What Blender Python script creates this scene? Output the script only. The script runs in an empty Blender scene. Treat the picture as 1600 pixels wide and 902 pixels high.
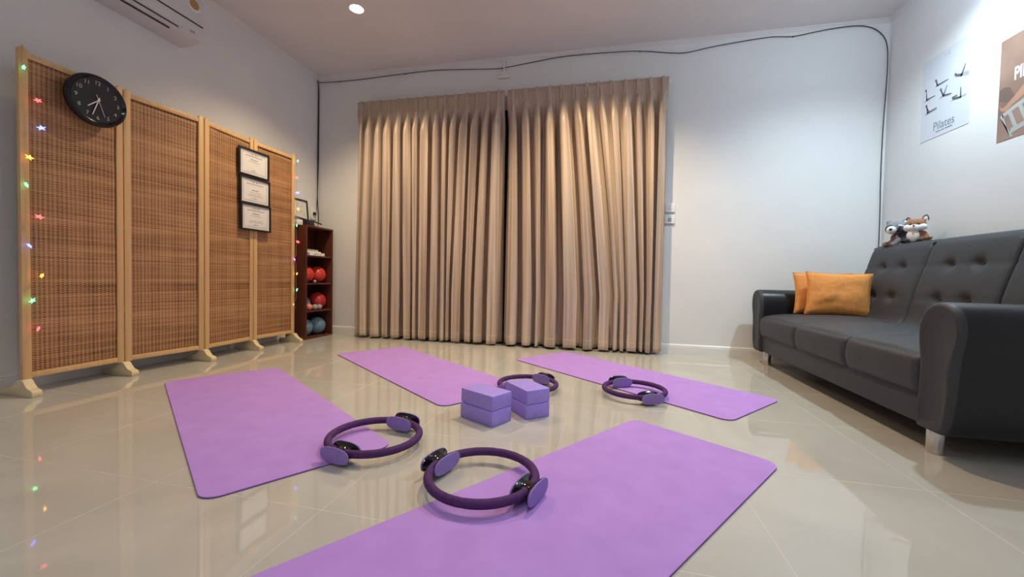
import bpy, bmesh, math, random
from mathutils import Vector, Matrix, noise
C = bpy.context.scene.collection
scene = bpy.context.scene
PI = math.pi
random.seed(7)

# ------------------------------------------------------------------ camera
cam_d = bpy.data.cameras.new('camera'); cam = bpy.data.objects.new('camera', cam_d); C.objects.link(cam)
cam_d.sensor_fit = 'HORIZONTAL'; cam_d.sensor_width = 36; cam_d.lens = 627.99 / 1600 * 36; cam_d.clip_start = .02
yaw, pitch, roll = math.radians(-12.7656), math.radians(-1.6447), math.radians(1.1819)
fw = Vector((math.sin(yaw)*math.cos(pitch), math.cos(yaw)*math.cos(pitch), math.sin(pitch)))
r0 = Vector((math.cos(yaw), -math.sin(yaw), 0)); u0 = r0.cross(fw)
rt = math.cos(roll)*r0 + math.sin(roll)*u0; up = -math.sin(roll)*r0 + math.cos(roll)*u0
mw = Matrix((rt, up, -fw)).transposed().to_4x4(); mw.translation = (0, 0, .681); cam.matrix_world = mw
scene.camera = cam
scene.view_settings.view_transform = 'Standard'; scene.view_settings.look = 'None'
scene.view_settings.exposure = 0.35; scene.view_settings.gamma = 1; scene.view_settings.use_curve_mapping = False
w = bpy.data.worlds.new('world'); scene.world = w; w.use_nodes = True
w.node_tree.nodes['Background'].inputs[0].default_value = (.01, .012, .02, 1)

XL, XR, YB, YF, H = -3.176, 2.254, 3.969, -2.6, 2.87
# lamps: a row of recessed ceiling spots along the curtain, plus unseen fill spots added around the camera
WARM = (1, .77, .48); COOL = (.74, .92, 1); NEUT = (.95, .97, 1)
LAMPS = [  # x, y, colour, power, cone, blend
    (-2.045, 3.005, WARM, 125, 124, .8), (-.07, 3.005, WARM, 145, 124, .8), (1.78, 2.78, COOL, 108, 146, 1),
    (-2.045, .2, NEUT, 5, 160, 1), (-.07, .2, NEUT, 24, 160, 1), (1.86, -.6, COOL, 18, 160, 1), (-.07, -1.8, NEUT, 86, 165, 1)]  # unseen fill spots, added to brighten the front of the room

# ------------------------------------------------------------------ materials
def mat(name, col, rough=.5, metal=0, spec=.5, emit=None, estr=0, sheen=0, coat=0):
    m = bpy.data.materials.new(name); m.use_nodes = True; b = m.node_tree.nodes['Principled BSDF']
    b.inputs['Base Color'].default_value = (*col, 1); b.inputs['Roughness'].default_value = rough
    b.inputs['Metallic'].default_value = metal; b.inputs['Specular IOR Level'].default_value = spec
    b.inputs['Sheen Weight'].default_value = sheen; b.inputs['Coat Weight'].default_value = coat
    if emit: b.inputs['Emission Color'].default_value = (*emit, 1); b.inputs['Emission Strength'].default_value = estr
    return m
def nd(m, t, **kw):
    n = m.node_tree.nodes.new(t)
    for k, v in kw.items(): setattr(n, k, v)
    return n
def lk(m, a, b): m.node_tree.links.new(a, b)
def coords(m, scale=(1, 1, 1), loc=(0, 0, 0), kind='Object', rot=(0, 0, 0)):
    t = nd(m, 'ShaderNodeTexCoord'); p = nd(m, 'ShaderNodeMapping')
    p.inputs['Scale'].default_value = scale; p.inputs['Location'].default_value = loc; p.inputs['Rotation'].default_value = rot
    lk(m, t.outputs[kind], p.inputs[0]); return p.outputs[0]
def noisy(m, c1, c2, scale, detail=3, vec=None, rough_in=None, bump=0, dist=.002, lo=.3, hi=.7):
    b = m.node_tree.nodes['Principled BSDF']
    n = nd(m, 'ShaderNodeTexNoise'); n.inputs['Scale'].default_value = scale; n.inputs['Detail'].default_value = detail
    lk(m, vec if vec else coords(m), n.inputs['Vector'])
    r = nd(m, 'ShaderNodeValToRGB'); r.color_ramp.elements[0].color = (*c1, 1); r.color_ramp.elements[1].color = (*c2, 1)
    r.color_ramp.elements[0].position = lo; r.color_ramp.elements[1].position = hi
    lk(m, n.outputs[0], r.inputs[0]); lk(m, r.outputs[0], b.inputs['Base Color'])
    if bump:
        bp = nd(m, 'ShaderNodeBump'); bp.inputs['Strength'].default_value = bump; bp.inputs['Distance'].default_value = dist
        lk(m, n.outputs[0], bp.inputs['Height']); lk(m, bp.outputs[0], b.inputs['Normal'])
    return m
def math_n(m, op, a, b=None, c=None):
    n = nd(m, 'ShaderNodeMath', operation=op)
    for i, v in enumerate((a, b, c)):
        if v is None: continue
        if isinstance(v, (int, float)): n.inputs[i].default_value = v
        else: lk(m, v, n.inputs[i])
    return n.outputs[0]

M = {}
M['wall'] = noisy(mat('wall_paint', (.78, .78, .78), .6), (.76, .765, .77), (.80, .80, .80), 2.5, 4)
M['ceil'] = noisy(mat('ceiling_paint', (.76, .75, .75), .7), (.73, .71, .71), (.78, .76, .76), 1.5, 4)
M['trim'] = mat('trim_paint', (.80, .80, .79), .35)
# polished porcelain tile
m = M['floor'] = mat('polished_tile', (.6, .55, .48), .05, spec=.95)
b = m.node_tree.nodes['Principled BSDF']
tc = nd(m, 'ShaderNodeTexCoord'); sx = nd(m, 'ShaderNodeSeparateXYZ'); lk(m, tc.outputs['Object'], sx.inputs[0])
def grout(ax, off, size, wd):
    t = math_n(m, 'DIVIDE', math_n(m, 'SUBTRACT', sx.outputs[ax], off), size)
    fr = math_n(m, 'FRACT', t); d = math_n(m, 'MINIMUM', fr, math_n(m, 'SUBTRACT', 1.0, fr))
    return math_n(m, 'LESS_THAN', d, wd / size), t
g1, tx = grout(0, 1.07, .614, .0011); g2, ty = grout(1, 2.19, .600, .0011)
g = math_n(m, 'MAXIMUM', g1, g2)
n1 = nd(m, 'ShaderNodeTexNoise'); n1.inputs['Scale'].default_value = 2.2; n1.inputs['Detail'].default_value = 6
n1.inputs['Distortion'].default_value = 1.2; lk(m, tc.outputs['Object'], n1.inputs['Vector'])
rp = nd(m, 'ShaderNodeValToRGB'); rp.color_ramp.elements[0].color = (.455, .437, .397, 1); rp.color_ramp.elements[1].color = (.52, .502, .458, 1)
rp.color_ramp.elements[0].position = .3; rp.color_ramp.elements[1].position = .7
lk(m, n1.outputs[0], rp.inputs[0])
mx = nd(m, 'ShaderNodeMix', data_type='RGBA'); lk(m, g, mx.inputs[0]); lk(m, rp.outputs[0], mx.inputs[6]); mx.inputs[7].default_value = (.57, .53, .46, 1)
lk(m, mx.outputs[2], b.inputs['Base Color'])
rr = math_n(m, 'ADD', math_n(m, 'MULTIPLY', g, .3), .03); lk(m, rr, b.inputs['Roughness'])
bp = nd(m, 'ShaderNodeBump'); bp.inputs['Strength'].default_value = .25; bp.inputs['Distance'].default_value = .001; bp.invert = True
lk(m, g, bp.inputs['Height']); lk(m, bp.outputs[0], b.inputs['Normal'])

M['mat_top'] = noisy(mat('mat_purple', (.5, .27, .6), .75, spec=.25), (.42, .235, .66), (.465, .27, .72), 9, 5, bump=.15, dist=.001)
M['mat_under'] = mat('mat_dark_purple', (.12, .035, .13), .8, spec=.2)
M['block'] = noisy(mat('foam_purple', (.33, .21, .62), .6), (.33, .24, .74), (.37, .275, .80), 60, 2, bump=.1, dist=.0008)
M['ring_foam'] = noisy(mat('ring_foam', (.09, .02, .13), .75, spec=.25), (.062, .020, .10), (.088, .028, .13), 70, 3, bump=.3, dist=.001)
M['pad'] = noisy(mat('pad_foam', (.24, .15, .42), .7), (.24, .155, .47), (.29, .19, .54), 90, 3, bump=.2, dist=.001)
M['black_gloss'] = mat('glossy_black_plastic', (.008, .006, .012), .12)
M['black'] = mat('black_plastic', (.012, .012, .013), .35)
M['frameblack'] = mat('frame_black', (.012, .011, .011), .4)
M['clockface'] = mat('clock_face', (.014, .014, .016), .25)
M['silverpaint'] = mat('silver_print', (.42, .42, .43), .4)
M['hand'] = mat('hand_metal', (.75, .70, .62), .35)
M['glass'] = mat('clear', (1, 1, 1), .02)
# pine wood
m = M['pine'] = mat('pine_wood', (.6, .38, .18), .45)
noisy(m, (.60, .36, .16), (.70, .46, .23), 1.0, 4, vec=coords(m, (40, 40, 2.2)), lo=.25, hi=.75)
m = M['pine_foot'] = mat('pale_pine', (.7, .58, .36), .5)
noisy(m, (.66, .54, .32), (.76, .64, .42), 1.0, 4, vec=coords(m, (6, 50, 40)), lo=.25, hi=.75)
# woven bamboo
m = M['weave'] = mat('woven_bamboo', (.35, .17, .07), .6)
b = m.node_tree.nodes['Principled BSDF']
tc = nd(m, 'ShaderNodeTexCoord'); sx = nd(m, 'ShaderNodeSeparateXYZ'); lk(m, tc.outputs['Object'], sx.inputs[0])
mp = nd(m, 'ShaderNodeMapping'); mp.inputs['Scale'].default_value = (0, .9, 70); lk(m, tc.outputs['Object'], mp.inputs[0])
ns = nd(m, 'ShaderNodeTexNoise'); ns.inputs['Scale'].default_value = 1; ns.inputs['Detail'].default_value = 5; ns.inputs['Roughness'].default_value = .7; lk(m, mp.outputs[0], ns.inputs['Vector'])
mp2 = nd(m, 'ShaderNodeMapping'); mp2.inputs['Scale'].default_value = (0, 1.2, 9); lk(m, tc.outputs['Object'], mp2.inputs[0])
nb = nd(m, 'ShaderNodeTexNoise'); nb.inputs['Scale'].default_value = 1; nb.inputs['Detail'].default_value = 3; lk(m, mp2.outputs[0], nb.inputs['Vector'])
zz = math_n(m, 'SINE', math_n(m, 'MULTIPLY', sx.outputs[2], 2*PI/.0125))       # strip rows
yy = math_n(m, 'SINE', math_n(m, 'MULTIPLY', sx.outputs[1], 2*PI/.040))        # over / under columns
wv = math_n(m, 'MULTIPLY', zz, yy)
y2 = math_n(m, 'SINE', math_n(m, 'MULTIPLY', sx.outputs[1], 2*PI/.020))
v = math_n(m, 'ADD', math_n(m, 'MULTIPLY', wv, .17), math_n(m, 'MULTIPLY', math_n(m, 'SUBTRACT', ns.outputs[0], .5), 1.15))
v = math_n(m, 'ADD', v, math_n(m, 'MULTIPLY', math_n(m, 'SUBTRACT', nb.outputs[0], .5), .55))
mp3 = nd(m, 'ShaderNodeMapping'); mp3.inputs['Scale'].default_value = (0, 46, .8); lk(m, tc.outputs['Object'], mp3.inputs[0])
n3 = nd(m, 'ShaderNodeTexNoise'); n3.inputs['Scale'].default_value = 1; n3.inputs['Detail'].default_value = 1; lk(m, mp3.outputs[0], n3.inputs['Vector'])
v = math_n(m, 'ADD', v, math_n(m, 'MULTIPLY', math_n(m, 'SUBTRACT', n3.outputs[0], .5), .28))
v = math_n(m, 'ADD', v, math_n(m, 'MULTIPLY', y2, .13))
v = math_n(m, 'ADD', v, .5)
rp = nd(m, 'ShaderNodeValToRGB'); e = rp.color_ramp.elements
e[0].position = .15; e[0].color = (.07, .026, .011, 1); e[1].position = .92; e[1].color = (.57, .345, .18, 1)
k = e.new(.38); k.color = (.28, .132, .055, 1); k = e.new(.62); k.color = (.43, .225, .105, 1)
lk(m, v, rp.inputs[0]); lk(m, rp.outputs[0], b.inputs['Base Color'])
bp = nd(m, 'ShaderNodeBump'); bp.inputs['Strength'].default_value = .6; bp.inputs['Distance'].default_value = .002
lk(m, v, bp.inputs['Height']); lk(m, bp.outputs[0], b.inputs['Normal'])
# curtain fabric: satin with fine woven vertical stripes
m = M['curtain'] = mat('taupe_satin', (.40, .30, .23), .38, spec=.5, sheen=.3)
b = m.node_tree.nodes['Principled BSDF']
uvn = nd(m, 'ShaderNodeUVMap'); uvn.uv_map = 'UVMap'; mp = nd(m, 'ShaderNodeMapping'); mp.inputs['Scale'].default_value = (140, 1.5, 1); lk(m, uvn.outputs[0], mp.inputs[0])
ns = nd(m, 'ShaderNodeTexNoise'); ns.inputs['Scale'].default_value = 1; ns.inputs['Detail'].default_value = 2; lk(m, mp.outputs[0], ns.inputs['Vector'])
rp = nd(m, 'ShaderNodeValToRGB'); e = rp.color_ramp.elements
e[0].position = .32; e[0].color = (.35, .26, .20, 1); e[1].position = .66; e[1].color = (.62, .49, .385, 1)
lk(m, ns.outputs[0], rp.inputs[0])
su = nd(m, 'ShaderNodeSeparateXYZ'); lk(m, uvn.outputs[0], su.inputs[0])       # stitched hem near the bottom edge
hs = math_n(m, 'LESS_THAN', math_n(m, 'ABSOLUTE', math_n(m, 'SUBTRACT', su.outputs[1], .968)), .0014)
mx = nd(m, 'ShaderNodeMix', data_type='RGBA'); lk(m, math_n(m, 'MULTIPLY', hs, .45), mx.inputs[0]); lk(m, rp.outputs[0], mx.inputs[6]); mx.inputs[7].default_value = (.75, .62, .50, 1)
lk(m, mx.outputs[2], b.inputs['Base Color'])
# sofa
M['sofa'] = noisy(mat('charcoal_fabric', (.06, .057, .06), .55, spec=.4), (.032, .034, .041), (.044, .047, .055), 140, 3, bump=.25, dist=.001)
M['leather'] = noisy(mat('charcoal_leatherette', (.03, .03, .035), .36, spec=.38), (.009, .009, .013), (.014, .014, .019), 90, 3, bump=.18, dist=.001)
M['chrome'] = mat('brushed_chrome', (.62, .61, .60), .22, metal=1)
M['orange'] = noisy(mat('orange_linen', (.72, .26, .06), .8, spec=.2), (.66, .27, .075), (.76, .33, .10), 60, 4, bump=.3, dist=.0015)
# bookcase wood
m = M['mahogany'] = mat('mahogany_laminate', (.10, .025, .015), .35)
noisy(m, (.075, .018, .010), (.125, .032, .018), 1, 4, vec=coords(m, (30, 30, 2)))
M['red'] = mat('red_rubber', (.62, .045, .035), .3); M['darkred'] = mat('deep_red_rubber', (.45, .025, .03), .32)
M['blue'] = mat('blue_rubber', (.13, .22, .31), .5); M['pink'] = mat('pink_rubber', (.75, .25, .22), .5)
M['grey'] = mat('grey_rubber', (.36, .34, .33), .6); M['white'] = mat('white_plastic', (.78, .78, .78), .35)
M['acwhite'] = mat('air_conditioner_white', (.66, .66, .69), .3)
M['paper'] = noisy(mat('certificate_paper', (.72, .71, .70), .6), (.70, .69, .68), (.76, .75, .74), 12, 3)
M['ink'] = mat('grey_ink', (.28, .28, .30), .6); M['ink_light'] = mat('light_grey_ink', (.50, .50, .52), .6)
M['poster'] = mat('poster_paper', (.67, .70, .76), .5); M['posterink'] = mat('poster_ink', (.11, .12, .14), .5)
M['postershade'] = mat('poster_grey_print', (.40, .42, .47), .5); M['posterword'] = mat('poster_word_ink', (.20, .22, .27), .5)
M['brownprint'] = noisy(mat('brown_print', (.30, .19, .14), .4), (.22, .13, .095), (.34, .22, .17), 4, 3)
M['lightbrown'] = mat('tan_print', (.42, .30, .21), .4); M['darkprint'] = mat('dark_print', (.17, .11, .09), .4)
M['skinprint'] = mat('skin_tone_print', (.46, .25, .17), .4); M['greyprint'] = mat('pale_grey_print', (.42, .43, .41), .4)
M['print_and_glint'] = mat('white_print_and_glint', (.85, .85, .85), .4)  # poster lettering and the painted highlight on the air conditioner
M['gold'] = mat('gold_sticker', (.42, .25, .08), .4)
M['wire'] = mat('clear_wire', (.42, .30, .20), .3)
M['cable'] = mat('black_cable', (.012, .012, .014), .5)
M['nightglass'] = mat('dark_night_glass', (.004, .005, .006), .08)
M['doorframe'] = mat('dark_aluminium', (.02, .02, .022), .4)
M['screenfabric'] = mat('pinstripe', (.6, .6, .6), .6)
def emis(name, col, s): return mat(name, col, .4, emit=col, estr=s)
STAR = {'green': emis('green_light', (.12, 1, .35), 3.2), 'red': emis('red_light', (1, .10, .12), 2.4), 'blue': emis('blue_light', (.10, .14, 1), 5),
        'yellow': emis('amber_light', (1, .5, .06), 3.0), 'violet': emis('violet_light', (.35, .15, 1), 3.2), 'pink': emis('pale_pink_light', (1, .55, .42), .8)}

# ------------------------------------------------------------------ builders
def tag(o, label=None, cat=None, group=None, kind=None):
    if label: o['label'] = label
    if cat: o['category'] = cat
    if group: o['group'] = group
    if kind: o['kind'] = kind
    return o
def empty(name, loc=(0, 0, 0), rz=0, label=None, cat=None, group=None):
    o = bpy.data.objects.new(name, None); C.objects.link(o); o.location = loc; o.rotation_euler = (0, 0, rz)
    o.empty_display_size = .05
    return tag(o, label, cat, group)
def obj(name, bm, mats, parent=None, smooth=True, ang=40, loc=None):
    me = bpy.data.meshes.new(name)
    bmesh.ops.recalc_face_normals(bm, faces=bm.faces)
    bm.to_mesh(me); bm.free()
    for mm in (mats if isinstance(mats, (list, tuple)) else [mats]): me.materials.append(mm)
    if smooth:
        me.polygons.foreach_set('use_smooth', [True]*len(me.polygons)); me.set_sharp_from_angle(angle=math.radians(ang))
    o = bpy.data.objects.new(name, me); C.objects.link(o)
    if parent: o.parent = parent
    if loc: o.location = loc
    return o
def box(bm, x0, x1, y0, y1, z0, z1, mi=0, bev=0, seg=2):
    vs = [bm.verts.new((x, y, z)) for x in (x0, x1) for y in (y0, y1) for z in (z0, z1)]
    fs = [bm.faces.new([vs[i] for i in f]) for f in ((0, 1, 3, 2), (4, 6, 7, 5), (0, 4, 5, 1), (2, 3, 7, 6), (0, 2, 6, 4), (1, 5, 7, 3))]
    for f in fs: f.material_index = mi
    if bev:
        es = list({e for f in fs for e in f.edges})
        r = bmesh.ops.bevel(bm, geom=es, offset=bev, segments=seg, profile=.5, affect='EDGES')
        for f in r['faces']: f.material_index = mi
    return vs
def prism(bm, pts, axis, a0, a1, mi=0, bev=0):
    """pts: 2-D outline, extruded along axis from a0 to a1 (other two axes in order)"""
    def P(u, v, a): return {'x': (a, u, v), 'y': (u, a, v), 'z': (u, v, a)}[axis]
    A = [bm.verts.new(P(u, v, a0)) for u, v in pts]; B = [bm.verts.new(P(u, v, a1)) for u, v in pts]
    n = len(pts); f = [bm.faces.new(A), bm.faces.new(B[::-1])]
    for i in range(n): f.append(bm.faces.new((A[i], A[(i+1) % n], B[(i+1) % n], B[i])))
    for q in f: q.material_index = mi
    if bev:
        es = list(set(f[0].edges) | set(f[1].edges))
        bmesh.ops.bevel(bm, geom=es, offset=bev, segments=2, profile=.5, affect='EDGES')
def tube(bm, pts, r, seg=8, closed=False, mi=0):
    pts = [Vector(p) for p in pts]; n = len(pts); rings = []
    prev = None
    for i, p in enumerate(pts):
        if closed: t = pts[(i+1) % n] - pts[i-1]
        else: t = pts[min(i+1, n-1)] - pts[max(i-1, 0)]
        t.normalize()
        a = prev if prev is not None else (Vector((0, 0, 1)) if abs(t.z) < .9 else Vector((1, 0, 0)))
        s = (a - t*a.dot(t)).normalized(); prev = s; c = t.cross(s)
        rr = r[i] if isinstance(r, (list, tuple)) else r
        rings.append([bm.verts.new(p + (s*math.cos(2*PI*k/seg) + c*math.sin(2*PI*k/seg))*rr) for k in range(seg)])
    m_ = n if closed else n-1
    for i in range(m_):
        A, B = rings[i], rings[(i+1) % n]
        for k in range(seg):
            f = bm.faces.new((A[k], A[(k+1) % seg], B[(k+1) % seg], B[k])); f.material_index = mi
    if not closed: bm.faces.new(rings[0][::-1]); bm.faces.new(rings[-1])
def cyl(bm, c, r, h, axis='z', seg=32, r2=None, mi=0, bev=0):
    r2 = r if r2 is None else r2
    mt = {'z': Matrix.Identity(4), 'x': Matrix.Rotation(PI/2, 4, 'Y'), 'y': Matrix.Rotation(-PI/2, 4, 'X')}[axis]
    g = bmesh.ops.create_cone(bm, cap_ends=True, segments=seg, radius1=r, radius2=r2, depth=h, matrix=Matrix.Translation(c) @ mt)
    for v in g['verts']:
        for f in v.link_faces: f.material_index = mi
    if bev:
        es = list({e for v in g['verts'] for e in v.link_edges if len([f for f in e.link_faces if len(f.verts) > 4]) == 1})
        bmesh.ops.bevel(bm, geom=es, offset=bev, segments=3, profile=.5, affect='EDGES')
def sphere(bm, c, r, sx=1, sy=1, sz=1, rot=None, seg=20, mi=0):
    mt = Matrix.Translation(c) @ (rot.to_4x4() if rot else Matrix.Identity(4)) @ Matrix.Diagonal((sx, sy, sz, 1))
    g = bmesh.ops.create_uvsphere(bm, u_segments=seg, v_segments=seg*2//3, radius=r, matrix=mt)
    for v in g['verts']:
        for f in v.link_faces: f.material_index = mi
def smoothp(pts, n=6, closed=False):
    """Catmull-Rom through points (any dimension)"""
    out = []; N = len(pts); P = [Vector(p) for p in pts]
    rng = range(N if closed else N-1)
    for i in rng:
        if closed: a, b_, c, d = P[i-1], P[i], P[(i+1) % N], P[(i+2) % N]
        else: a, b_, c, d = P[max(i-1, 0)], P[i], P[i+1], P[min(i+2, N-1)]
        for k in range(n):
            t = k/n; out.append(.5*((2*b_) + (c-a)*t + (2*a-5*b_+4*c-d)*t*t + (3*b_-a-3*c+d)*t**3))
    if not closed: out.append(P[-1])
    return out
def copy_tree(o, parent=None):
    c = o.copy(); C.objects.link(c); c.parent = parent
    for ch in list(o.children): copy_tree(ch, c)
    return c
def text_mesh(bm, s, size, origin, right, upv, depth=.0006, bold=0, mi=0, align='CENTER', spacing=1, xs=1):
    cu = bpy.data.curves.new('txt', 'FONT'); cu.body = s; cu.size = size; cu.align_x = align; cu.align_y = 'CENTER'
    cu.extrude = depth; cu.offset = bold; cu.space_character = spacing
    o = bpy.data.objects.new('txt', cu); C.objects.link(o)
    dg = bpy.context.evaluated_depsgraph_get(); dg.update()
    me = bpy.data.meshes.new_from_object(o.evaluated_get(dg))
    right = Vector(right).normalized(); upv = Vector(upv).normalized(); nz = right.cross(upv)
    mt = Matrix((right*xs, upv, nz)).transposed().to_4x4(); mt.translation = Vector(origin)
    me.transform(mt)
    n0 = len(bm.faces); bm.from_mesh(me); bm.faces.ensure_lookup_table()
    for f in bm.faces[n0:]: f.material_index = mi
    bpy.data.objects.remove(o); bpy.data.meshes.remove(me); bpy.data.curves.remove(cu)

# ------------------------------------------------------------------ the room
def struct(name, bm, m, smooth=False, parent=None):
    o = obj(name, bm, m, parent, smooth=smooth)
    if not parent: o['kind'] = 'structure'
    return o
bm = bmesh.new(); box(bm, XL-.1, XR+.1, YF-.1, YB+.1, -.08, 0); struct('floor', bm, M['floor'])
bm = bmesh.new(); box(bm, XL-.1, XR+.1, YF-.1, YB+.1, H, H+.08); struct('ceiling', bm, M['ceil'])
bm = bmesh.new(); box(bm, XL-.1, XL, YF-.1, YB+.1, 0, H); struct('wall_left', bm, M['wall'])
bm = bmesh.new(); box(bm, XR, XR+.1, YF-.1, YB+.1, 0, H); struct('wall_right', bm, M['wall'])
bm = bmesh.new(); box(bm, XL, XR, YF-.1, YF, 0, H); struct('wall_front', bm, M['wall'])
# back wall with the opening of the sliding door behind the curtains
DX0, DX1, DZ = -2.5, .42, 2.36
bm = bmesh.new(); box(bm, XL, DX0, YB, YB+.1, 0, H); box(bm, DX1, XR, YB, YB+.1, 0, H); box(bm, DX0, DX1, YB, YB+.1, DZ, H)
struct('wall_back', bm, M['wall'])
bm = bmesh.new()
for x0, x1 in ((DX0, DX0+.05), (DX1-.05, DX1), (-1.07, -.99), (-1.80, -1.75), (-.32, -.27)): box(bm, x0, x1, YB+.02, YB+.08, 0, DZ)
box(bm, DX0, DX1, YB+.02, YB+.08, 0, .05); box(bm, DX0, DX1, YB+.02, YB+.08, DZ-.05, DZ)
d1 = struct('door_1', bm, M['doorframe'])
bm = bmesh.new(); box(bm, DX0+.02, DX1-.02, YB+.045, YB+.055, .04, DZ-.04); obj('glass_pane', bm, M['nightglass'], d1, smooth=False)
# baseboards and the cornice
def board_profile(t=.014, h=.09): return [(0, 0), (t, 0), (t, h-.022), (t-.004, h-.018), (t-.001, h-.012), (t-.006, h-.004), (t-.009, h), (0, h)]
def baseboard(name, seg_list, side):
    bm = bmesh.new()
    for a, b_ in seg_list:
        if side == 'back': prism(bm, [(YB-u, v) for u, v in board_profile()], 'x', a, b_)
        elif side == 'left': prism(bm, [(XL+u, v) for u, v in board_profile()], 'y', a, b_)
        elif side == 'right': prism(bm, [(XR-u, v) for u, v in board_profile()], 'y', a, b_)
        else: prism(bm, [(YF+u, v) for u, v in board_profile()], 'x', a, b_)
    struct(name, bm, M['trim'])
baseboard('baseboard_back', [(XL, DX0-.02), (DX1+.02, XR)], 'back'); baseboard('baseboard_left', [(YF, YB)], 'left')
baseboard('baseboard_right', [(YF, YB)], 'right'); baseboard('baseboard_front', [(XL, XR)], 'front')
bm = bmesh.new()
prism(bm, [(YB, H), (YB-.026, H), (YB-.024, H-.007), (YB-.011, H-.014), (YB-.007, H-.025), (YB, H-.027)], 'x', XL, XR); struct('trim_1', bm, M['ceil'])
for nm, s, X in (('trim_2', 1, XL), ('trim_3', -1, XR)):
    bm = bmesh.new(); prism(bm, [(X, H), (X+s*.026, H), (X+s*.024, H-.007), (X+s*.011, H-.014), (X+s*.007, H-.025), (X, H-.027)], 'y', YF, YB-.026); struct(nm, bm, M['ceil'])

# ------------------------------------------------------------------ recessed ceiling lamps, with fill lamps added
lamp_lab = ['warm glowing recessed ceiling downlight above the left curtain', 'warm recessed downlight above the right curtain', 'cool white ceiling lamp above the dark sofa, globe shape added for ceiling spill',
            'added fill lamp in the ceiling left of the camera', 'added fill lamp in the middle of the ceiling above the camera', 'added cool fill lamp behind the camera near the sofa wall', 'added fill lamp in the ceiling behind the camera']
for i, (x, y, col, pw, cone, bl) in enumerate(LAMPS):
    t = empty('ceiling_lamp_or_fill', (x, y, H), 0, lamp_lab[i], 'ceiling light', 'recessed downlights')
    bm = bmesh.new()
    prof = [(.052, -.0005), (.054, -.004), (.062, -.006), (.068, -.003), (.07, 0)]
    for k in range(40):
        a0, a1 = 2*PI*k/40, 2*PI*(k+1)/40
        for (ra, za), (rb, zb) in zip(prof, prof[1:]):
            bm.faces.new([bm.verts.new((r_*math.cos(a), r_*math.sin(a), z_)) for r_, z_, a in ((ra, za, a0), (rb, zb, a0), (rb, zb, a1), (ra, za, a1))])
    bmesh.ops.remove_doubles(bm, verts=bm.verts, dist=1e-5)
    obj('rim', bm, M['white'], t)
    bm = bmesh.new()
    if i == 2: sphere(bm, (0, 0, -.055), .060, 1, 1, .9, seg=32)  # lamp form unseen; globe made up to spill light onto the ceiling
    else: cyl(bm, (0, 0, -.0015), .053, .002, seg=40)
    obj('diffuser', bm, emis('lamp_glow', (.66, .84, 1), 78) if i == 2 else emis('lamp_glow', tuple(.5+.5*c for c in col), 14), t)
    L = bpy.data.lights.new('lamp_or_fill_spot', 'SPOT'); L.energy = pw; L.color = col; L.spot_size = math.radians(cone); L.spot_blend = bl; L.shadow_soft_size = .035
    lo = bpy.data.objects.new('lamp_or_fill_spot', L); C.objects.link(lo); lo.parent = t; lo.location = (0, 0, -.15 if i == 2 else -.02)

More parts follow.
